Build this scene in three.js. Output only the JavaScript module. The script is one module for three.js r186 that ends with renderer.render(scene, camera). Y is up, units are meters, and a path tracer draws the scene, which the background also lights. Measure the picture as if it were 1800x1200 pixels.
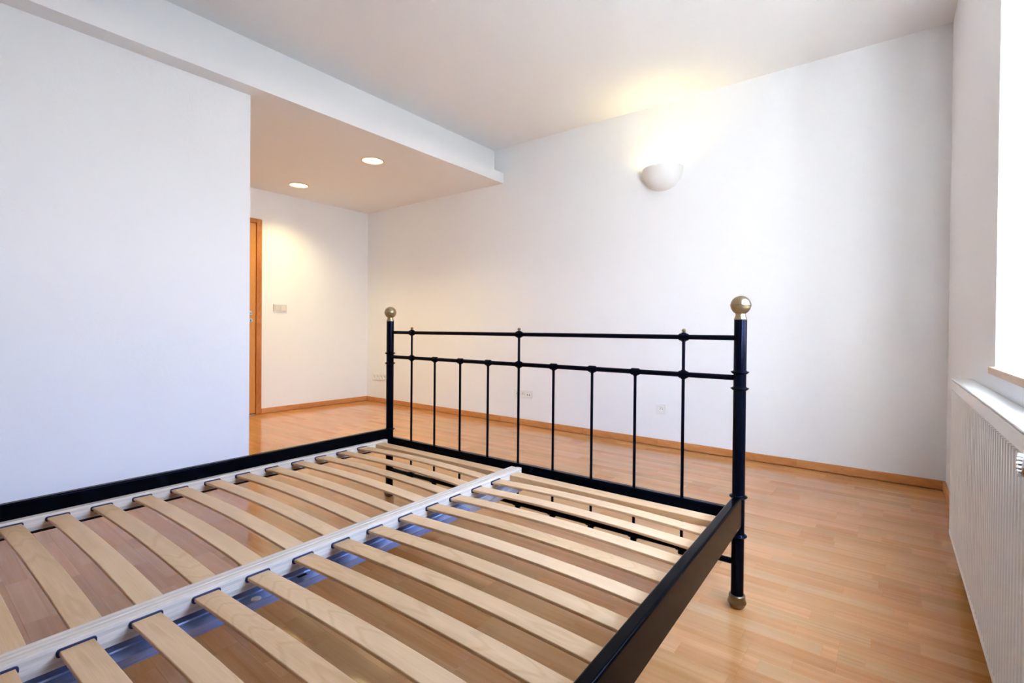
import * as THREE from 'three';
import { RoundedBoxGeometry } from 'three/addons/geometries/RoundedBoxGeometry.js';
import { mergeGeometries } from 'three/addons/utils/BufferGeometryUtils.js';

// ---------------------------------------------------------------- camera, sky, exposure
const scene = new THREE.Scene();
const camera = new THREE.PerspectiveCamera(2 * Math.atan(600 / 860.1) * 180 / Math.PI, 1.5, 0.03, 200);
camera.position.set(0, 0.95, 0);
camera.rotation.set(-0.0085, 0.6586, 0.0089, 'YXZ');
camera.setViewOffset(1800, 1200, 0, 13.53, 1800, 1200);
{ // clear sky: pale towards the horizon, blue above
  const w = 64, h = 128, d = new Float32Array(w * h * 4);
  for (let y = 0; y < h; y++) {
    const el = ((y + 0.5) / h - 0.5) * 180, t = Math.min(1, Math.max(0, (el - 2) / 26)), k = t * t * (3 - 2 * t);
    for (let x = 0; x < w; x++) d.set([0.96 + (0.58 - 0.96) * k, 1.0, 1.12 + (1.98 - 1.12) * k, 1], 4 * (y * w + x));
  }
  const sky = new THREE.DataTexture(d, w, h, THREE.RGBAFormat, THREE.FloatType);
  sky.mapping = THREE.EquirectangularReflectionMapping; sky.colorSpace = THREE.LinearSRGBColorSpace; sky.magFilter = sky.minFilter = THREE.LinearFilter; sky.needsUpdate = true;
  scene.background = sky; scene.backgroundIntensity = 0.95;
}
const renderer = new THREE.WebGLRenderer();
renderer.toneMapping = THREE.LinearToneMapping;
renderer.toneMappingExposure = 15.0;
renderer.shadowMap.enabled = true;
const sun = new THREE.DirectionalLight(new THREE.Color().setRGB(0.91, 1.0, 1.07), 14);   // low sun raking along the facade: it only strikes the window reveal
{
  const el = 27 * Math.PI / 180, az = Math.atan(0.27), target = new THREE.Vector3(0.5, 1.4, -1.2);
  sun.position.copy(target).add(new THREE.Vector3(Math.sin(az) * Math.cos(el), Math.sin(el), -Math.cos(az) * Math.cos(el)).multiplyScalar(18));
  sun.target.position.copy(target); sun.castShadow = true; sun.shadow.mapSize.set(2048, 2048);
  Object.assign(sun.shadow.camera, { left: -8, right: 8, top: 8, bottom: -8, near: 1, far: 40 });
  scene.add(sun, sun.target);
}
const WARM = new THREE.Color().setRGB(1.0, 0.84, 0.38);            // halogen lamps
const DOWNLIGHT_CANDELA = 0.58, SCONCE_CANDELA = 0.023;

// ---------------------------------------------------------------- helpers
let seed = 20240611;
const rnd = () => { seed = (seed + 0x6d2b79f5) | 0; let t = Math.imul(seed ^ (seed >>> 15), 1 | seed); t = (t + Math.imul(t ^ (t >>> 7), 61 | t)) ^ t; return ((t ^ (t >>> 14)) >>> 0) / 4294967296; };
const hash = (x, y) => { let n = Math.imul(x | 0, 374761393) + Math.imul(y | 0, 668265263); n = Math.imul(n ^ (n >>> 13), 1274126177); return ((n ^ (n >>> 16)) >>> 0) / 4294967296; };
function noise(x, y) {
  const xi = Math.floor(x), yi = Math.floor(y), fx = x - xi, fy = y - yi, u = fx * fx * (3 - 2 * fx), v = fy * fy * (3 - 2 * fy);
  const a = hash(xi, yi), b = hash(xi + 1, yi), c = hash(xi, yi + 1), d = hash(xi + 1, yi + 1);
  return a + (b - a) * u + (c - a) * v + (a - b - c + d) * u * v;
}
const used = new Map();
function numbered(name) { const n = used.get(name) ?? 0; used.set(name, n + 1); return n ? `${name}_${String(n).padStart(3, '0')}` : name; }
function add(o, parent) { o.castShadow = o.receiveShadow = true; (parent ?? scene).add(o); return o; }
function mesh(name, geometry, material, parent, label) {
  const list = Array.isArray(geometry) ? geometry : [geometry];
  const g = list.length === 1 ? list[0] : mergeGeometries(list.map((q) => { const k = q.index ? q.toNonIndexed() : q; for (const a of Object.keys(k.attributes)) if (!['position', 'normal', 'uv'].includes(a)) k.deleteAttribute(a); return k; }));
  const m = new THREE.Mesh(g, material);
  m.name = parent ? name : numbered(name);
  if (label) m.userData.label = label;
  return add(m, parent);
}
function thing(name, label, category, x = 0, y = 0, z = 0, turn = 0, group) {
  const o = new THREE.Group(); o.name = numbered(name); o.position.set(x, y, z); o.rotation.y = turn;
  o.userData = { label, category }; if (group) o.userData.group = group;
  scene.add(o); return o;
}
function structure(name, label, geometry, material) {
  let o;
  if (geometry) o = mesh(name, geometry, material); else { o = new THREE.Group(); o.name = numbered(name); scene.add(o); }
  o.userData = { kind: 'structure', label }; return o;
}
// texture coordinates in metres by the face's main direction; grain runs along axis g
function metres(geo, g = 'x', du = 0, dv = 0, su = 1, sv = 1) {
  const k = geo.index ? geo.toNonIndexed() : geo, p = k.attributes.position, n = k.attributes.normal, uv = new Float32Array(p.count * 2);
  const get = { x: (i) => p.getX(i), y: (i) => p.getY(i), z: (i) => p.getZ(i) };
  for (let i = 0; i < p.count; i++) {
    const a = { x: Math.abs(n.getX(i)), y: Math.abs(n.getY(i)), z: Math.abs(n.getZ(i)) };
    const main = a.x >= a.y && a.x >= a.z ? 'x' : a.y >= a.z ? 'y' : 'z';
    let rest = ['x', 'y', 'z'].filter((c) => c !== main);
    if (rest[1] === g) rest.reverse();
    uv[2 * i] = get[rest[0]](i) * su + du; uv[2 * i + 1] = get[rest[1]](i) * sv + dv + (main === 'y' ? 0 : 0.13 * sv);
  }
  k.setAttribute('uv', new THREE.BufferAttribute(uv, 2)); return k;
}
const box = (x0, x1, y0, y1, z0, z1, r = 0, seg = 2) => {
  const w = x1 - x0, h = y1 - y0, d = z1 - z0;
  const g = r ? new RoundedBoxGeometry(w, h, d, seg, r) : new THREE.BoxGeometry(w, h, d);
  return g.translate((x0 + x1) / 2, (y0 + y1) / 2, (z0 + z1) / 2);
};
function rod(a, b, r, seg = 16) {
  const A = new THREE.Vector3(...a), B = new THREE.Vector3(...b), d = B.clone().sub(A), g = new THREE.CylinderGeometry(r, r, d.length(), seg);
  g.applyQuaternion(new THREE.Quaternion().setFromUnitVectors(new THREE.Vector3(0, 1, 0), d.clone().normalize()));
  const c = A.add(B).multiplyScalar(0.5); return g.translate(c.x, c.y, c.z);
}
const lathe = (pts, seg = 32, s = 0, l = Math.PI * 2) => new THREE.LatheGeometry(pts.map(([x, y]) => new THREE.Vector2(x, y)), seg, s, l);

// ---------------------------------------------------------------- computed textures
function dataTexture(w, h, f, srgb = true) {
  const d = new Uint8Array(w * h * 4);
  for (let y = 0; y < h; y++) for (let x = 0; x < w; x++) { const c = f(x, y), i = 4 * (y * w + x); d[i] = c[0]; d[i + 1] = c[1]; d[i + 2] = c[2]; d[i + 3] = 255; }
  const t = new THREE.DataTexture(d, w, h);
  t.magFilter = THREE.LinearFilter; t.minFilter = THREE.LinearMipmapLinearFilter; t.generateMipmaps = true; t.wrapS = t.wrapT = THREE.RepeatWrapping;
  if (srgb) t.colorSpace = THREE.SRGBColorSpace; t.needsUpdate = true; return t;
}
const cl = (v) => Math.max(0, Math.min(255, v));
// three-strip beech laminate: BOARDS boards stacked in one picture
const BOARDS = 6, BL = 1.286, BW = 0.193, FW = 2048, FH = 160 * BOARDS;
const strips = [];
for (let s = 0; s < BOARDS * 3; s++) {
  const cuts = []; let x = rnd() * 0.3;
  while (x < BL - 0.1) { cuts.push(x); x += 0.26 + rnd() * 0.28; }
  strips.push(cuts.map((c) => ({ c, tone: rnd() + rnd() - 1, hue: rnd() - 0.5, s: Math.floor(rnd() * 9999), f: 0.7 + rnd() * 0.9 })));
}
const floorMap = dataTexture(FW, FH, (px, py) => {
  const x = px / FW * BL, row = py / 160 * 3, s = Math.min(BOARDS * 3 - 1, Math.floor(row)), v = row - s, list = strips[s];
  let seg = list[list.length - 1], edge = 1;
  for (const q of list) { if (q.c <= x) seg = q; edge = Math.min(edge, Math.abs(q.c - x)); }
  const y = v * 0.064, k = seg.s;
  const grain = noise(x * 7 + k, y * 230 * seg.f + k) - 0.5, broad = noise(x * 3 + k, y * 70 * seg.f - k) - 0.5, fleck = noise(x * 160 + k, y * 900) > 0.83 ? 1 : 0;
  const side = Math.min(v, 1 - v) * 0.064, line = (side < 0.0007 || edge < 0.0009) ? 5 : 0;
  const t = seg.tone * 11 + grain * 7 + broad * 12 - fleck * 3 - line;
  return [cl(200 + t + seg.hue * 6), cl(143 + t * 1.08 - seg.hue * 7), cl(88 + t * 1.12 - seg.hue * 9)];
});
const woodMap = (w, h, L, W, base, o) => dataTexture(w, h, (px, py) => {
  const x = px / w * L, y = py / h * W, warp = noise(x * 2.2 + o, y * 9) * 0.03;
  const ring = Math.sin((y + warp + noise(x * 1.3, y * 3 + o) * 0.05) * (520 + o)) * 0.5, grain = noise(x * 14 + o, y * 700) - 0.5, broad = noise(x * 1.7 + o, y * 26) - 0.5;
  const t = ring * 5 + grain * 12 + broad * 16;
  return [cl(base[0] + t), cl(base[1] + t * 1.1), cl(base[2] + t * 1.15)];
});
// curved (bent-lamination) slats: eight lanes, some with cathedral figure
const LANES = 8, SL = 0.86;
const slatMap = dataTexture(1024, 64 * LANES, (px, py) => {
  const x = px / 1024 * SL, lane = Math.floor(py / 64), y = (py / 64 - lane - 0.5) * 0.06, o = lane * 37.7;
  const cx = 0.12 + hash(lane, 5) * 0.6, a = (x - cx) / 0.42;
  const figure = Math.sin((a * a * (lane % 2 ? 15 : 8) + Math.abs(y) * 95 + noise(x * 6 + o, y * 45 + o) * 5)) * (lane % 3 ? 1 : 0.4);
  const grain = noise(x * 16 + o, y * 1300 + o) - 0.5, broad = noise(x * 4 + o, y * 50) - 0.5, tone = (hash(lane, 77) - 0.5) * 14;
  const t = tone + figure * 2 - Math.pow(Math.max(0, figure), 5) * 11 + grain * 10 + broad * 11;
  return [cl(224 + t), cl(178 + t * 1.12), cl(128 + t * 1.25)];
});
const plyMap = dataTexture(512, 64, (px, py) => {
  const layer = Math.floor(py / 9), x = px / 512, t = (layer % 2 ? -9 : 6) + (noise(x * 40 + layer * 9, py * 0.9) - 0.5) * 16;
  return [cl(221 + t), cl(198 + t), cl(172 + t * 1.1)];
});
const plasterBump = dataTexture(512, 512, (x, y) => { const v = 128 + (noise(x / 4, y / 4) - 0.5) * 90 + (noise(x / 19, y / 19) - 0.5) * 110; return [v, v, v]; }, false);
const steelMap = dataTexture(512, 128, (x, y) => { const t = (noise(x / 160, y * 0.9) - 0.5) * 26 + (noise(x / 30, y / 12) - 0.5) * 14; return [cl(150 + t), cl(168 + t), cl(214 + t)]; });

// ---------------------------------------------------------------- materials
const S = (o) => new THREE.MeshStandardMaterial(o), P = (o) => new THREE.MeshPhysicalMaterial(o);
const M = {
  plaster: S({ color: 0xf5f5f5, roughness: 0.92, bumpMap: plasterBump, bumpScale: 0.0006 }),
  floor: S({ map: floorMap, roughness: 0.14 }),
  underlay: S({ color: 0x6d5540, roughness: 0.9 }),
  board: S({ map: woodMap(1024, 128, 1.6, 0.2, [206, 138, 78], 3), roughness: 0.42 }),
  door: S({ map: woodMap(1024, 512, 2.2, 1.0, [206, 138, 66], 61), roughness: 0.42 }),
  casing: S({ map: woodMap(1024, 128, 2.2, 0.2, [190, 116, 52], 23), roughness: 0.42 }),
  slat: S({ map: slatMap, roughness: 0.46 }),
  ply: S({ map: plyMap, roughness: 0.62 }),
  black: P({ color: 0x05060c, roughness: 0.17, ior: 1.28, specularIntensity: 0.7, specularColor: new THREE.Color(0x9db0ff) }),
  brass: S({ color: 0xa89876, metalness: 1, roughness: 0.34 }),
  oldBrass: S({ color: 0x85745a, metalness: 1, roughness: 0.28 }),
  holder: S({ color: 0x14173c, roughness: 0.45 }),
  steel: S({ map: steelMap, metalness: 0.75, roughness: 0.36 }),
  paleSteel: S({ color: 0xc4c3ca, metalness: 0.7, roughness: 0.4 }),
  railBlack: P({ color: 0x060608, roughness: 0.17, ior: 1.16, specularIntensity: 0.7, specularColor: new THREE.Color(0xb8c4ff) }),
  enamel: S({ color: 0xf6f6f4, roughness: 0.34 }),
  plastic: S({ color: 0xf0efec, roughness: 0.36 }),
  switchGrey: S({ color: 0xe2deda, roughness: 0.4 }),
  dark: S({ color: 0x1b1a19, roughness: 0.6 }),
  pin: S({ color: 0xb9b6ac, metalness: 1, roughness: 0.35 }),
  chrome: S({ color: 0xd2d2d2, metalness: 1, roughness: 0.22 }),
  ceramic: S({ color: 0xf2f0ec, roughness: 0.7 }),
  frame: S({ color: 0xf2f2f2, roughness: 0.35 }),
  sill: S({ map: woodMap(512, 128, 1.5, 0.3, [214, 184, 150], 9), roughness: 0.5 }),
  glass: P({ color: 0xffffff, transmission: 1, thickness: 0, roughness: 0.02, ior: 1.5 }),
  trim: S({ color: 0xd8c6a0, metalness: 0.1, roughness: 0.45 }),
  glow: S({ color: 0xffffff, emissive: new THREE.Color().setRGB(1, 0.86, 0.62), emissiveIntensity: 0.22 }),
  ground: S({ color: 0x3c423a, roughness: 0.95 }),
  thread: S({ color: 0x3a3734, roughness: 0.5 }),
};

// ---------------------------------------------------------------- the room shell
const ZB = -3.946, XW = 0.275, XD = -5.474, XP = -3.314, ZP = -1.479, H = 2.8176, HS = 2.458, HL = 2.565, XL = -3.183, ZF = 1.75, BB = 0.0575;
const plaster = (name, label, g) => structure(name, label, metres(g, 'y', 0, 0, 2, 2), M.plaster);
plaster('wall_back', 'long plain white plaster wall behind the bed with the uplighter and sockets', box(XD - 0.3, XW + 0.42, -0.1, H + 0.1, ZB - 0.15, ZB));
plaster('wall_front', 'white plaster wall closing the room behind the camera', box(XD - 0.3, XW + 0.42, -0.1, H + 0.1, ZF, ZF + 0.15));
plaster('ceiling', 'flat white main ceiling above the bed', box(XP - 0.09, XW + 0.42, H, H + 0.18, ZB - 0.15, ZF + 0.15));
plaster('soffit', 'lowered white ceiling slab over the alcove with two downlights and a projecting front edge', box(XD - 0.3, XL, HS, HL, ZB - 0.1, ZF + 0.1));
plaster('wall_bulkhead', 'white upright strip of wall above the lowered ceiling edge', box(XP - 0.12, XP + 0.006, HL - 0.01, H + 0.05, ZB - 0.1, ZF + 0.1));
{ // partition: a block of wall whose corner stands left of the bed
  const s = new THREE.Shape(); s.moveTo(XP, -ZF - 0.1); s.lineTo(XP, -ZP); s.lineTo(XD - 0.1, -ZP); s.lineTo(XD - 0.1, -ZP - 0.12); s.lineTo(XP - 0.12, -ZP - 0.12); s.lineTo(XP - 0.12, -ZF - 0.1);
  const g = new THREE.ExtrudeGeometry(s, { depth: HS + 0.02, bevelEnabled: false }).rotateX(-Math.PI / 2);   // shape y becomes -z
  plaster('wall_partition', 'large plain white partition wall left of the bed, ending in a sharp corner', g);
}
function holedWall(pts, holes, depth) {
  const s = new THREE.Shape(); pts.forEach(([a, b], i) => (i ? s.lineTo(a, b) : s.moveTo(a, b)));
  for (const h of holes) { const p = new THREE.Path(); h.forEach(([a, b], i) => (i ? p.lineTo(a, b) : p.moveTo(a, b))); p.closePath(); s.holes.push(p); }
  return new THREE.ExtrudeGeometry(s, { depth, bevelEnabled: false });
}
const rect = (a, b, c, d) => [[a, c], [b, c], [b, d], [a, d]];
// extruded along +z in (u, y); turned so that u = -z ... u runs along world -z, depth along +x
const alongX = (g, x) => g.rotateY(Math.PI / 2).translate(x, 0, 0);                 // (u, y, d) -> (d, y, -u)
const WIN = [[-2.26, -0.9]], SILL_Y = 0.84, HEAD_Y = 2.5, WALL_T = 0.36;
plaster('wall_right', 'white window wall on the right with deep window recesses',
  alongX(holedWall(rect(-ZF - 0.1, -ZB + 0.1, -0.1, H + 0.1), WIN.map(([a, b]) => rect(-b, -a, SILL_Y - 0.03, HEAD_Y)), WALL_T), XW));
const DZ = [-2.567, -1.642], DY = 2.131;                                            // outer edges of the door casing
plaster('wall_left', 'white end wall of the alcove with the wooden door and light switch',
  mergeGeometries([alongX(holedWall(rect(-ZF - 0.1, -ZB + 0.1, -0.1, HS + 0.05), [rect(-DZ[1] + 0.03, -DZ[0] - 0.03, 0, DY - 0.03)], 0.1), XD - 0.1), box(XD - 0.2, XD - 0.1, -0.1, HS + 0.05, ZB - 0.1, ZF + 0.1).toNonIndexed()]));

// windows (the reveal of the first is what the photograph shows burnt out at its right edge)
WIN.forEach(([a, b], i) => {
  const w = structure(`window_${i + 1}`, i ? 'second tall white window in the right wall, behind the camera' : 'tall white window in the right wall over the radiator, burnt out by daylight');
  const x0 = XW + 0.285, x1 = x0 + 0.06, m = (a + b) / 2, f = 0.055;
  mesh('window_frame', [box(x0, x1, SILL_Y, SILL_Y + f, a, b), box(x0, x1, HEAD_Y - f, HEAD_Y, a, b), box(x0, x1, SILL_Y + f, HEAD_Y - f, a, a + f), box(x0, x1, SILL_Y + f, HEAD_Y - f, b - f, b), box(x0, x1, SILL_Y + f, HEAD_Y - f, m - 0.045, m + 0.045)].map((g) => metres(g)), M.frame, w);
  for (const [p, q] of [[a + f, m - 0.045], [m + 0.045, b - f]]) {
    const pane = new THREE.PlaneGeometry(q - p, HEAD_Y - SILL_Y - 2 * f).rotateY(-Math.PI / 2).translate(x0 + 0.03, (HEAD_Y + SILL_Y) / 2, (p + q) / 2);
    mesh('pane', pane, M.glass, w);
  }
  mesh('window_sill', metres(box(XW - 0.013, x0, SILL_Y - 0.024, SILL_Y, a - (i ? 0 : 0.04), b + 0.04, 0.003), 'z'), M.sill, w, 'light wooden window sill board');
});
structure('ground', 'plain ground outside the windows', metres(box(XW + 0.42, 40, -3.6, -3.4, -30, 30)), M.ground);

// floor: laminate boards laid along the room, each a piece of its own
const floor = structure('floor', 'glossy beech laminate floor in three-strip boards');
mesh('subfloor', metres(box(XD - 0.2, XW + 0.05, -0.09, -0.0085, ZB - 0.05, ZF + 0.05)), M.underlay, floor);
{
  const cache = new Map();
  const plankGeo = (len, wid, variant, flip) => {
    const key = [len.toFixed(3), wid.toFixed(3), variant, flip].join();
    if (!cache.has(key)) {
      const b = 0.0003, L = len - 0.0001, W = wid - 0.0001, T = 0.008, pos = [], nor = [], uv = [], idx = [];
      const quad = (p, n) => { const at = pos.length / 3; for (const q of p) { pos.push(...q); nor.push(...n); const u = Math.min(Math.max(q[0], 0), len) / BL, v = Math.min(Math.max(q[2] + wid / 2, 0.001), BW - 0.001) / BW; uv.push(flip ? -u : u, (variant + 0.003 + v * 0.994) / BOARDS); } idx.push(at, at + 1, at + 2, at, at + 2, at + 3); };
      const x0 = 0.00005, x1 = L, z0 = -W / 2, z1 = W / 2, k = Math.SQRT1_2;
      quad([[x0 + b, 0, z0 + b], [x0 + b, 0, z1 - b], [x1 - b, 0, z1 - b], [x1 - b, 0, z0 + b]], [0, 1, 0]);
      quad([[x0, -b, z1], [x1, -b, z1], [x1 - b, 0, z1 - b], [x0 + b, 0, z1 - b]], [0, k, k]);
      quad([[x1, -b, z0], [x0, -b, z0], [x0 + b, 0, z0 + b], [x1 - b, 0, z0 + b]], [0, k, -k]);
      quad([[x1, -b, z1], [x1, -b, z0], [x1 - b, 0, z0 + b], [x1 - b, 0, z1 - b]], [k, k, 0]);
      quad([[x0, -b, z0], [x0, -b, z1], [x0 + b, 0, z1 - b], [x0 + b, 0, z0 + b]], [-k, k, 0]);
      quad([[x0, -T, z1], [x1, -T, z1], [x1, -b, z1], [x0, -b, z1]], [0, 0, 1]);
      quad([[x1, -T, z0], [x0, -T, z0], [x0, -b, z0], [x1, -b, z0]], [0, 0, -1]);
      quad([[x1, -T, z1], [x1, -T, z0], [x1, -b, z0], [x1, -b, z1]], [1, 0, 0]);
      quad([[x0, -T, z0], [x0, -T, z1], [x0, -b, z1], [x0, -b, z0]], [-1, 0, 0]);
      const g = new THREE.BufferGeometry();
      g.setAttribute('position', new THREE.Float32BufferAttribute(pos, 3)); g.setAttribute('normal', new THREE.Float32BufferAttribute(nor, 3)); g.setAttribute('uv', new THREE.Float32BufferAttribute(uv, 2)); g.setIndex(idx);
      cache.set(key, g);
    }
    return cache.get(key);
  };
  const offs = [0, 0.43, 0.86, 0.21, 0.65, 1.07];
  let row = 0;
  for (let z = ZB + 0.002; z < ZF - 0.01; z += BW, row++) {
    const wid = Math.min(BW, ZF - z), zc = z + wid / 2, xb = XW - 0.002;
    const start = z < ZP ? XD + 0.002 : XP + 0.002;      // no boards inside the partition block
    let x = start - offs[row % offs.length];
    while (x < xb) {
      const p = Math.max(x, start), q = Math.min(x + BL, xb);
      if (q - p > 0.03) { const m = mesh('plank', plankGeo(q - p, wid, Math.floor(rnd() * BOARDS), rnd() < 0.5), M.floor, floor); m.position.set(p, 0, zc); }
      x += BL;
    }
  }
}
// baseboards, in lengths
const skirtX = (x0, x1) => metres(box(x0 + 0.0006, x1 - 0.0006, 0.0035, BB, ZB, ZB + 0.015, 0.0025), 'x', rnd());
const bbBack = structure('baseboard_back', 'orange-toned wooden baseboard along the long white wall');
for (const [a, b] of [[XD + 0.002, -4.6], [-4.6, -2.207], [-2.207, XW - 0.002]]) mesh('board', skirtX(a, b), M.board, bbBack);
const bbLeft = structure('baseboard_left', 'orange-toned wooden baseboard beside the door in the alcove');
mesh('board', metres(box(XD, XD + 0.015, 0.0035, BB, ZB + 0.016, DZ[0] - 0.001, 0.0025), 'z'), M.board, bbLeft);
const bbPart = structure('baseboard_partition', 'wooden baseboard of the partition wall, running behind the bed');
mesh('board', metres(box(XP, XP + 0.015, 0.0035, BB, ZP + 0.001, ZF, 0.0025), 'z'), M.board, bbPart);
const bbRight = structure('baseboard_right', 'wooden baseboard running behind the radiator under the window');
for (const [a, b] of [[ZB + 0.016, -1.6], [-1.6, ZF]]) mesh('board', metres(box(XW - 0.015, XW, 0.0035, BB, a, b - 0.001, 0.0025), 'z'), M.board, bbRight);

// door in the alcove
{
  const d = structure('door_1', 'honey-coloured wooden door, half hidden behind the partition corner');
  const c = 0.058, out = XD + 0.014;
  mesh('door_frame', [box(XD - 0.098, out, 0, DY, DZ[0], DZ[0] + c, 0.004), box(XD - 0.098, out, 0, DY, DZ[1] - c, DZ[1], 0.004), box(XD - 0.098, out, DY - c * 0.8, DY, DZ[0] + c, DZ[1] - c, 0.004)].map((g) => metres(g, 'y')), M.casing, d);
  mesh('door_leaf', metres(box(XD - 0.045, XD + 0.002, 0.014, DY - c * 0.8 - 0.004, DZ[0] + c + 0.003, DZ[1] - c - 0.003, 0.002), 'y'), M.door, d);
  const hz = -2.452, face = XD + 0.002;
  const rose = (y) => lathe([[0, 0.007], [0.021, 0.007], [0.0245, 0.005], [0.025, 0]], 28).rotateZ(-Math.PI / 2).translate(face, y, hz);
  const lever = new THREE.TubeGeometry(new THREE.CatmullRomCurve3([[0.004, 0], [0.035, 0], [0.048, 0.006], [0.052, 0.03], [0.05, 0.125]].map(([x, z]) => new THREE.Vector3(face + x, 1.104, hz + z))), 24, 0.009, 12);
  mesh('door_handle', [rose(1.104), lever], M.chrome, d, 'metal lever handle on a round rose');
  const key = mesh('key_rose', rose(1.024), M.chrome, d, 'round metal key rose with a dark keyhole');
  mesh('keyhole', [rod([face + 0.0068, 1.029, hz], [face + 0.0078, 1.029, hz], 0.0055, 12), box(face + 0.0068, face + 0.0078, 1.009, 1.028, hz - 0.003, hz + 0.003)], M.dark, key);
}

// ---------------------------------------------------------------- the bed
const BED = { x: -0.4083, z: -1.8096, turn: 0.0228, W: 1.8311 }, W = BED.W, NEAR = 2.06;
const bed = thing('bed_frame', 'black metal double bed frame with brass ball finials and a spindled end', 'bed', BED.x, 0, BED.z, BED.turn);
const R1 = 0.9285, R2 = 0.7912, R3 = 0.341, R0 = 0.155, RP = 0.0205;
{
  const ring = (y) => lathe([[RP - 0.002, y - 0.009], [RP + 0.003, y - 0.0065], [RP + 0.0085, y - 0.0015], [RP + 0.0085, y + 0.0015], [RP + 0.003, y + 0.00255], [RP - 0.002, y + 0.009]], 28);
  const ballC = 1.0405, ballR = 0.0325, ball = [];
  for (let i = 0; i <= 22; i++) { const a = -1.03 + (Math.PI / 2 + 1.03) * i / 22; ball.push([Math.max(0, Math.cos(a) * ballR), ballC + Math.sin(a) * ballR]); if (i === 8) ball.push([ballR + 0.0014, ballC - 0.0022], [ballR + 0.0014, ballC - 0.0006], [ballR - 0.003, ballC - 0.0004], [ballR - 0.003, ballC + 0.0004], [ballR + 0.0014, ballC + 0.0006], [ballR + 0.0014, ballC + 0.0020]); }
  ball[ball.length - 1][0] = 0;
  const finial = lathe([[0, 0.988], [RP - 0.0005, 0.988], [RP + 0.0004, 0.9935], [RP - 0.0004, 0.9955], [RP - 0.0022, 0.999], [RP - 0.0038, 1.0035], [RP - 0.0044, 1.0075], [RP - 0.0042, 1.0105], ...ball.sort((p, q) => p[1] - q[1])], 40);
  const foot = lathe([[0, 0], [0.012, 0], [0.0195, 0.0025], [0.0245, 0.008], [0.0262, 0.0115], [0.0266, 0.014], [0.0296, 0.0175], [0.0304, 0.0205], [0.0296, 0.0235], [0.0272, 0.029], [0.0258, 0.037], [0.0266, 0.0395], [0.0266, 0.0425], [0.0252, 0.0455], [RP, 0.0465], [0, 0.0465]], 36);
  const post = (x, z, top, rings) => {
    const p = mesh('post', lathe([[0, 0.045], [RP, 0.045], [RP, top - 0.0015], [RP - 0.0015, top], [0, top]], 36), M.black, bed); p.position.set(x, 0, z);
    for (const y of rings) mesh('ring', ring(y), M.black, p);
    const f = mesh('finial', finial, M.brass, p, 'brass ball finial'); f.position.y = top - 0.9935;
    mesh('foot', foot, M.oldBrass, p, 'dark brass foot cap');
    return p;
  };
  for (const x of [0, -W]) post(x, 0, 0.9935, [0.812, 0.756, 0.3835, 0.249]);
  for (const x of [0, -W]) post(x, NEAR, 0.52, [0.3835, 0.249]);
  // side rails: a flat steel panel under a rounded top edge
  for (const x of [0, -W]) {
    const s = new THREE.Shape(), w = 0.0148, c = 0.0065, hi = 0.387, lo = 0.288; s.moveTo(-w + 0.002, lo); s.lineTo(w - 0.002, lo); s.lineTo(w, lo + 0.002); s.lineTo(w, hi - c); s.absarc(w - c, hi - c, c, 0, Math.PI / 2, false); s.lineTo(-w + c, hi); s.absarc(-w + c, hi - c, c, Math.PI / 2, Math.PI, false); s.lineTo(-w, lo + 0.002); s.closePath();
    mesh('side_rail', new THREE.ExtrudeGeometry(s, { depth: NEAR - 2 * RP + 0.004, bevelEnabled: false, curveSegments: 16 }).translate(x, 0, RP - 0.002), M.railBlack, bed);
    const d = x ? 1 : -1, ledge = mesh('slat_ledge', box(Math.min(x + d * 0.0135, x + d * 0.056), Math.max(x + d * 0.0135, x + d * 0.056), 0.2885, 0.2915, 0.03, NEAR - 0.03), M.black, bed); ledge.position.y = 0;
  }
  mesh('top_rail', rod([-W, R1, 0], [0, R1, 0], 0.0088, 20), M.black, bed);
  mesh('middle_rail', rod([-W, R2, 0], [0, R2, 0], 0.0094, 20), M.black, bed);
  mesh('bottom_rail', rod([-W, R0, 0], [0, R0, 0], 0.0105, 20), M.black, bed);
  for (const z of [0, NEAR]) mesh('end_rail', [box(-W + 0.015, -0.015, R3 - 0.062, R3, z - 0.013, z + 0.013, 0.004), z ? box(-W + 0.03, -0.03, 0.2885, 0.2915, z - 0.05, z - 0.012) : box(-W + 0.03, -0.03, 0.2885, 0.2915, z + 0.012, z + 0.05)].map((g) => metres(g)), M.black, bed);
  mesh('end_rail', rod([-W, 0.47, NEAR], [0, 0.47, NEAR], 0.009, 16), M.black, bed);
  const joint = (y) => [rod([-0.0135, y, 0], [0.0135, y, 0], 0.0136, 20), rod([-0.0175, y, 0], [0.0175, y, 0], 0.0112, 20), rod([0, y - 0.0165, 0], [0, y + 0.0165, 0], 0.0088, 16)];
  const tee = (y) => [rod([-0.0135, y, 0], [0.0135, y, 0], 0.0136, 20), rod([-0.0175, y, 0], [0.0175, y, 0], 0.0112, 20), rod([0, y - 0.0165, 0], [0, y, 0], 0.0088, 16)];
  const low = (y) => [rod([-0.018, y, 0], [0.018, y, 0], 0.0135, 18), rod([0, y - 0.023, 0], [0, y, 0], 0.0125, 18), rod([0, y, 0], [0, y + 0.014, 0], 0.0085, 16)];
  const xs = [-0.192, -0.377, -0.563, -0.749, -0.935, -1.116, -1.296, -1.475, -1.652];
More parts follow.
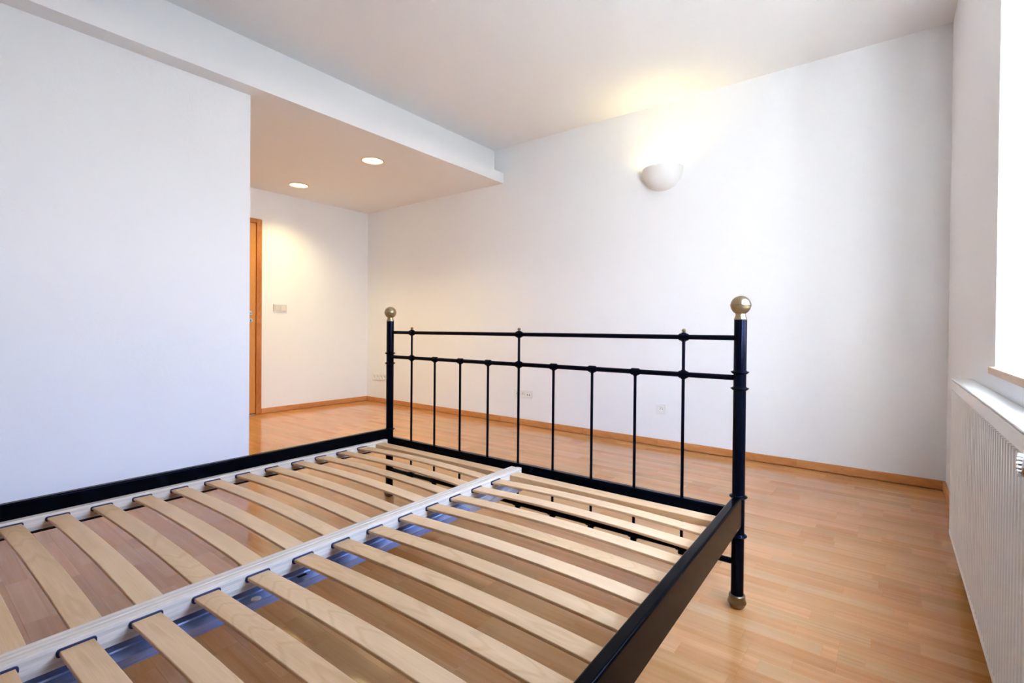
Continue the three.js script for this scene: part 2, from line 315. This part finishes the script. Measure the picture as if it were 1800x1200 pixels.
  xs.forEach((x, i) => {
    const tall = i === 0 || i === 4 || i === 8;
    const s = mesh('spindle', rod([0, R0, 0], [0, tall ? R1 : R2, 0], 0.0058, 14), M.black, bed); s.position.set(x, 0, 0);
    mesh('joint', tall ? joint(R2) : tee(R2), M.black, s); mesh('joint', low(R0), M.black, s);
    if (tall) { mesh('joint', joint(R1), M.black, s); mesh('knob', lathe([[0, R1 + 0.013], [0.0045, R1 + 0.014], [0.004, R1 + 0.0175], [0.0068, R1 + 0.0205], [0.0075, R1 + 0.024], [0.006, R1 + 0.028], [0, R1 + 0.0305]], 20), M.oldBrass, s, 'tiny metal ball knob'); }
  });
  // telescopic galvanised middle beam under the joint between the two slatted bases
  const beamShape = (w, y, x) => { const s = new THREE.Shape(), t = 0.0025; s.moveTo(x - w, y - 0.02); s.lineTo(x - w, y); s.lineTo(x - 0.03, y); s.lineTo(x - 0.027, y + 0.0025); s.lineTo(x + 0.027, y + 0.0025); s.lineTo(x + 0.03, y); s.lineTo(x + w, y); s.lineTo(x + w, y - 0.02); s.lineTo(x + w - t, y - 0.02); s.lineTo(x + w - t, y - t); s.lineTo(x + 0.029, y - t); s.lineTo(x + 0.026, y + 0.0025 - t); s.lineTo(x - 0.026, y + 0.0025 - t); s.lineTo(x - 0.029, y - t); s.lineTo(x - w + t, y - t); s.lineTo(x - w + t, y - 0.02); s.closePath(); return s; };
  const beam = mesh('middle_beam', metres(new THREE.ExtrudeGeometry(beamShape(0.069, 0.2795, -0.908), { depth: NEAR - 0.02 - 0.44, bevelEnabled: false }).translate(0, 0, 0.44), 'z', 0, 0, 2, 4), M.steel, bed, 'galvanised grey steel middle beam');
  mesh('beam_extension', metres(new THREE.ExtrudeGeometry(beamShape(0.0655, 0.277, -0.908), { depth: 0.64, bevelEnabled: false }).translate(0, 0, 0.014), 'z', 0, 0, 2, 4), M.paleSteel, beam, 'paler inner section of the telescopic beam');
  mesh('slot', box(-0.874, -0.864, 0.2793, 0.2800, 1.078, 1.104, 0.0003), M.dark, beam, 'dark screw slot');
  mesh('cap', lathe([[0, 0.0018], [0.009, 0.0018], [0.0115, 0.001], [0.0118, 0]], 24).translate(-0.852, 0.2795, 1.222), M.plastic, beam, 'round screw head with its sky reflection painted white');  // screw head; the sky it reflects is put in as flat white
}

// ---------------------------------------------------------------- slatted bases
const slatGeo = [];
const slatLen = 0.852, slatW = 0.0535, slatT = 0.0088, RISE = 0.0115;
for (let lane = 0; lane < LANES; lane++) {
  const nx = 30, prof = [], r = 0.0023;                                             // rounded cross-section
  for (const [cz, cy, a0] of [[slatW / 2 - r, slatT - r, 0], [-slatW / 2 + r, slatT - r, 1], [-slatW / 2 + r, r, 2], [slatW / 2 - r, r, 3]]) for (let k = 0; k <= 3; k++) { const a = (a0 + k / 3) * Math.PI / 2; prof.push([cz + Math.cos(a) * r, cy + Math.sin(a) * r, Math.cos(a), Math.sin(a)]); }
  const pos = [], nor = [], uv = [], idx = [], n = prof.length;
  for (let i = 0; i <= nx; i++) {
    const t = i / nx, x = (t - 0.5) * slatLen, lift = RISE * (1 - Math.pow(Math.abs(2 * t - 1), 2)), slope = -RISE * 2 * (2 * t - 1) * 2 / slatLen;
    for (let j = 0; j <= n; j++) { const [z, y, nz, ny] = prof[j % n]; pos.push(x, y + lift, z); const l = Math.hypot(ny * slope, ny, nz); nor.push(-ny * slope / l, ny / l, nz / l); uv.push(t, (lane + 0.5 + z / 0.062) / LANES); }
  }
  for (let i = 0; i < nx; i++) for (let j = 0; j < n; j++) { const a = i * (n + 1) + j, b = a + n + 1; idx.push(a, b, a + 1, a + 1, b, b + 1); }
  for (const [i, f] of [[0, 0], [nx, 1]]) { const c = pos.length / 3; for (let j = 0; j < n; j++) { const [z, y] = prof[j]; const q = (i * (n + 1) + j) * 3; pos.push(pos[q], pos[q + 1], pos[q + 2]); nor.push(f ? 1 : -1, 0, 0); uv.push(f, (lane + 0.5 + z / 0.062) / LANES); } for (let j = 1; j < n - 1; j++) f ? idx.push(c, c + j, c + j + 1) : idx.push(c, c + j + 1, c + j); }
  const g = new THREE.BufferGeometry(); g.setAttribute('position', new THREE.Float32BufferAttribute(pos, 3)); g.setAttribute('normal', new THREE.Float32BufferAttribute(nor, 3)); g.setAttribute('uv', new THREE.Float32BufferAttribute(uv, 2)); g.setIndex(idx); slatGeo.push(g);
}
// rubber sleeve: a rounded rectangular tube through which the slat end passes
const sleeve = (() => {
  const rr = (w, h, r, P) => { const s = new P(); s.moveTo(-w + r, -h); s.lineTo(w - r, -h); s.quadraticCurveTo(w, -h, w, -h + r); s.lineTo(w, h - r); s.quadraticCurveTo(w, h, w - r, h); s.lineTo(-w + r, h); s.quadraticCurveTo(-w, h, -w, h - r); s.lineTo(-w, -h + r); s.quadraticCurveTo(-w, -h, -w + r, -h); return s; };
  const s = rr(0.0300, 0.0072, 0.0058, THREE.Shape); s.holes.push(rr(0.0272, 0.0046, 0.003, THREE.Path));
  return new THREE.ExtrudeGeometry(s, { depth: 0.011, bevelEnabled: true, bevelThickness: 0.0012, bevelSize: 0.001, bevelSegments: 2, curveSegments: 6 }).rotateY(Math.PI / 2);
})();
function slattedBase(label, xl, xr, list) {
  const o = thing('slatted_base', label, 'slatted base', BED.x, 0, BED.z, BED.turn), t = 0.0245, y0 = 0.2925, y1 = 0.3375;
  for (const [a, b] of [[xl, xl + t], [xr - t, xr]]) mesh('rail', metres(box(a, b, y0, b > -0.1 ? 0.334 : y1, xl < -1 ? 0.051 : 0.044, NEAR - 0.045, 0.0015), 'z', rnd(), 0, 1.3, 18), M.ply, o);
  for (const z of [0.075, NEAR - 0.135]) mesh('end_board', metres(box(xl + t, xr - t, 0.302, 0.326, z, z + 0.058, 0.003), 'x', rnd(), lane8(), 1.1, 2), M.slat, o);
  list.forEach((z, i) => {
    const s = mesh('slat', slatGeo[Math.floor(rnd() * LANES)], M.slat, o); s.position.set((xl + xr) / 2, 0.3165, z + 0.032); if (rnd() < 0.5) s.rotation.y = Math.PI;
    for (const e of [-1, 1]) { const h = mesh('slat_holder', sleeve, M.holder, s, i ? undefined : 'dark blue rubber sleeve'); h.position.set(e * ((xr - xl) / 2 - t + 0.0032) - 0.0055, 0.0046, 0); }
  });
  return o;
}
function lane8() { return (Math.floor(rnd() * 8) + 0.2) / 8; }
const more = (list) => { const l = [...list].sort((a, b) => a - b); while (l[l.length - 1] + 0.118 < NEAR - 0.19) l.push(l[l.length - 1] + 0.117); return l; };
slattedBase('wooden slatted bed base with curved slats on the half beside the partition wall', -W + 0.021, -0.9092, more([1.491, 1.379, 1.265, 1.148, 1.029, 0.911, 0.792, 0.668, 0.546, 0.428, 0.310, 0.187]));
slattedBase('wooden slatted bed base with curved slats on the half nearer the window', -0.9074, -0.0155, more([1.634, 1.522, 1.408, 1.290, 1.171, 1.049, 0.931, 0.809, 0.685, 0.562, 0.443, 0.320, 0.199]));

// ---------------------------------------------------------------- radiator with thermostat
{
  const x0 = 0.208, z0 = -2.82, z1 = -1.325, y0 = 0.09, y1 = 0.757;
  const r = thing('radiator', 'white ribbed panel radiator under the window with a thermostat knob', 'radiator', XW, 0, z0);
  const B = (xa, xb, ya, yb, za, zb, rad) => box(xa - XW, xb - XW, ya, yb, za - z0, zb - z0, rad);
  mesh('front_panel', metres(B(x0 + 0.009, x0 + 0.017, y0, y1 - 0.006, z0, z1, 0.002)), M.enamel, r);
  const bandShape = new THREE.Shape(); bandShape.moveTo(0.011, 0); bandShape.lineTo(0.009, 0); bandShape.lineTo(0.0008, 0.007); bandShape.lineTo(0, 0.009); bandShape.lineTo(0, 0.0425); bandShape.lineTo(0.0015, 0.044); bandShape.lineTo(0.011, 0.044); bandShape.closePath();
  mesh('top_band', new THREE.ExtrudeGeometry(bandShape, { depth: z1 - z0, bevelEnabled: false }).translate(x0 - XW, y1 - 0.05, 0), M.enamel, r);
  const foot = new THREE.Shape(); foot.moveTo(0.011, 0); foot.lineTo(0.0015, 0); foot.lineTo(0.0003, 0.0015); foot.lineTo(0.0003, 0.019); foot.lineTo(0.0015, 0.0205); foot.lineTo(0.009, 0.025); foot.lineTo(0.011, 0.025); foot.closePath();
  mesh('bottom_band', new THREE.ExtrudeGeometry(foot, { depth: z1 - z0, bevelEnabled: false }).translate(x0 - XW, y0, 0), M.enamel, r);
  mesh('rear_panel', metres(B(XW - 0.014, XW - 0.0155 + 0.012, y0 + 0.02, y1 - 0.012, z0 + 0.004, z1 - 0.004, 0.003)), M.enamel, r);
  mesh('top_cover', metres(B(x0 + 0.0005, XW - 0.0015, y1 - 0.0045, y1 + 0.0045, z0, z1, 0.004)), M.enamel, r);
  for (const z of [z0, z1 - 0.003]) mesh('side_cover', metres(B(x0 + 0.002, XW - 0.0015, y0 + 0.01, y1 - 0.005, z, z + 0.003, 0.001)), M.enamel, r);
  // narrow raised lands between the wide pressed channels
  const s = new THREE.Shape(), pitch = 0.0333, n = Math.floor((z1 - z0 - 0.01) / pitch);
  s.moveTo(-0.0085, 0); s.lineTo(-0.0045, 0.008); s.lineTo(-0.0038, 0.0084); s.lineTo(0.0038, 0.0084); s.lineTo(0.0045, 0.008); s.lineTo(0.0085, 0); s.closePath();
  const rib = new THREE.ExtrudeGeometry(s, { depth: y1 - 0.05 - y0 - 0.013, bevelEnabled: false }).rotateX(-Math.PI / 2).rotateY(Math.PI / 2);
  for (let i = 0; i <= n; i++) { const m = mesh('rib', rib, M.enamel, r); m.position.set(x0 + 0.0092 - XW, y0 + 0.014, 0.01 + pitch * i); }
  const tx = 0.173, tz = -1.19, ty = 0.727;                                         // thermostat head, nearly square to the wall
  const put = (g) => g.rotateY(-0.22).translate(tx - XW, ty, tz - z0);
  const head = lathe([[0, 0.0], [0.0125, 0.0], [0.0165, 0.001], [0.0176, 0.003], [0.0176, 0.0072], [0.0194, 0.0080], [0.0200, 0.0092], [0.0198, 0.05], [0.0175, 0.058], [0.0115, 0.062], [0.0115, 0.076]], 40).rotateZ(-Math.PI / 2);
  const knob = mesh('thermostat_knob', put(head), M.chrome, r, 'chrome thermostat knob with a ribbed tip');
  for (let i = 0; i < 16; i++) mesh('grip_rib', put(new RoundedBoxGeometry(0.0064, 0.0028, 0.0044, 2, 0.0011).translate(0.0040, 0.0184, 0).rotateX(i / 16 * Math.PI * 2)), M.enamel, knob);
  mesh('groove', put(lathe([[0.0177, 0.0034], [0.0180, 0.0040], [0.0180, 0.0068], [0.0177, 0.0072]], 32).rotateZ(-Math.PI / 2)), M.thread, knob);
  mesh('valve', [rod([0.240 - XW, ty, tz + 0.016 - z0], [XW - 0.002 - XW, ty, tz + 0.016 - z0], 0.0105, 18), rod([0.256 - XW, ty, tz + 0.02 - z0], [0.256 - XW, ty, z1 - z0], 0.009, 16)], M.chrome, r, 'metal valve body');
}

// ---------------------------------------------------------------- lamps
{
  const o = thing('wall_sconce', 'white half-bowl plaster uplighter glowing on the long white wall', 'lamp', -1.497, 2.185, ZB);
  const outer = [], inner = [], ry = 0.178, rx = 0.166;
  for (let i = 0; i <= 20; i++) { const a = i / 20 * Math.PI / 2; const k = Math.pow(Math.sin(a), 0.86); outer.push([k * rx, -0.084 + (1 - Math.cos(a)) * ry]); inner.push([k * (rx - 0.009), -0.075 + (1 - Math.cos(a)) * (ry - 0.009)]); }
  mesh('shade', lathe([...outer, ...inner.reverse()], 48, -Math.PI / 2, Math.PI), M.ceramic, o);
  mesh('back_plate', metres(box(-0.05, 0.05, -0.04, 0.05, 0.0005, 0.012, 0.003)), M.ceramic, o);
  mesh('lamp_holder', rod([0, -0.03, 0.012], [0, -0.03, 0.075], 0.012, 16), M.ceramic, o);
  mesh('bulb', new THREE.SphereGeometry(0.022, 20, 14).scale(1, 1.25, 1).translate(0, 0.005, 0.075), M.glow, o);
  const l = new THREE.PointLight(WARM, SCONCE_CANDELA, 0, 2); l.position.set(0, 0.005, 0.075); l.castShadow = true; l.shadow.radius = 2; o.add(l);
}
for (const [x, label] of [[-3.704, 'round recessed downlight nearer the front edge of the lowered ceiling'], [-4.972, 'round recessed downlight deeper in the alcove, nearer the wooden door']]) {
  const o = thing('downlight', label, 'lamp', x, HS, -2.716, 0, 'downlights in the lowered ceiling');
  mesh('trim_ring', lathe([[0.089, -0.0005], [0.0905, -0.006], [0.0945, -0.0075], [0.0985, -0.005], [0.101, -0.0005]], 48), M.trim, o);
  mesh('diffuser', lathe([[0, -0.0045], [0.06, -0.004], [0.0905, -0.001]], 40), M.glow, o);
  const s = new THREE.SpotLight(WARM, DOWNLIGHT_CANDELA, 0, 1.14, 0.9, 2); s.position.set(0, -0.012, 0); s.target.position.set(0, -1, 0); s.castShadow = true; s.shadow.radius = 5; o.add(s); o.add(s.target);
}

// ---------------------------------------------------------------- sockets and switch
const PITCH = 0.0715;
function insert(kind, body) {                                                             // parts of one gang, facing +z
  const parts = [];
  if (kind === 'socket') {
    parts.push(['socket_insert', (() => { const s = new THREE.Shape(); s.moveTo(-0.0275, -0.0275); s.lineTo(0.0275, -0.0275); s.lineTo(0.0275, 0.0275); s.lineTo(-0.0275, 0.0275); s.closePath(); const h = new THREE.Path(); h.absarc(0, 0, 0.0205, 0, Math.PI * 2, true); s.holes.push(h); return [new THREE.ExtrudeGeometry(s, { depth: 0.004, bevelEnabled: true, bevelThickness: 0.001, bevelSize: 0.001, bevelSegments: 2 }).translate(0, 0, 0.0075), lathe([[0.0208, 0.0115], [0.0200, 0.003], [0, 0.003]], 32).rotateX(Math.PI / 2)]; })(), body]);
    parts.push(['pin_hole', [-1, 1].map((s) => rod([s * 0.0095, -0.003, 0.0025], [s * 0.0095, -0.003, 0.0034], 0.0031, 14)), M.dark]);
    parts.push(['earth_pin', [rod([0, 0.0085, 0.003], [0, 0.0085, 0.0125], 0.0024, 12)], M.pin]);
  } else if (kind === 'aerial') {
    parts.push(['aerial_insert', [box(-0.0275, 0.0275, -0.0275, 0.0275, 0.0065, 0.0115, 0.0012)], body]);
    parts.push(['aerial_jack', [-1, 1].flatMap((s) => [lathe([[0.0022, 0.0135], [0.0062, 0.0135], [0.0066, 0.0112]], 20).rotateX(Math.PI / 2).translate(s * 0.0125, -0.004, 0)]), M.pin]);
    parts.push(['jack_hole', [-1, 1].map((s) => rod([s * 0.0125, -0.004, 0.0115], [s * 0.0125, -0.004, 0.0139], 0.0042, 14)), M.dark]);
  } else parts.push(['rocker', [box(-0.0285, 0.0285, -0.0285, 0.0285, 0.004, 0.0125, 0.002).rotateX(kind === 'rocker' ? 0.045 : -0.03)], body]);
  return parts;
}
function plate(name, label, category, x, y, z, turn, kinds, body = M.plastic) {
  const o = thing(name, label, category, x, y, z, turn), n = kinds.length, w = (PITCH * (n - 1) + 0.081) / 2, h = 0.0405;
  const s = new THREE.Shape(); s.moveTo(-w, -h); s.lineTo(w, -h); s.lineTo(w, h); s.lineTo(-w, h); s.closePath();
  const at = (i) => (i - (n - 1) / 2) * PITCH;
  for (let i = 0; i < n; i++) { const p = new THREE.Path(), c = at(i), k = 0.0295; p.moveTo(c - k, -k); p.lineTo(c - k, k); p.lineTo(c + k, k); p.lineTo(c + k, -k); p.closePath(); s.holes.push(p); }
  mesh('cover_frame', new THREE.ExtrudeGeometry(s, { depth: 0.0090, bevelEnabled: true, bevelThickness: 0.0015, bevelSize: 0.0012, bevelSegments: 3, bevelOffset: -0.0012 }), body, o);
  mesh('back_plate', metres(box(-w + 0.002, w - 0.002, -h + 0.002, h - 0.002, 0.0003, 0.002)), body, o);
  kinds.forEach((k, i) => { let main; for (const [pn, g, m] of insert(k, body)) { const q = mesh(pn, g, m, main ?? o); if (!main) { main = q; q.position.x = at(i); } } });
  return o;
}
plate('wall_socket', 'white four-gang socket strip low in the far corner left of the bed post', 'socket', -5.199, 0.326, ZB, 0, ['socket', 'socket', 'socket', 'socket']);
plate('wall_socket', 'white three-gang socket and aerial plate behind the middle spindles', 'socket', -2.9015, 0.308, ZB, 0, ['socket', 'socket', 'aerial']);
plate('wall_socket', 'single white wall socket low on the wall near the right bed post', 'socket', -1.489, 0.308, ZB, 0, ['socket']);
plate('light_switch', 'pale grey two-gang light switch on the wall beside the wooden door', 'switch', XD, 1.171, -2.7745, Math.PI / 2, ['rocker', 'blank'], M.switchGrey);

renderer.render(scene, camera);
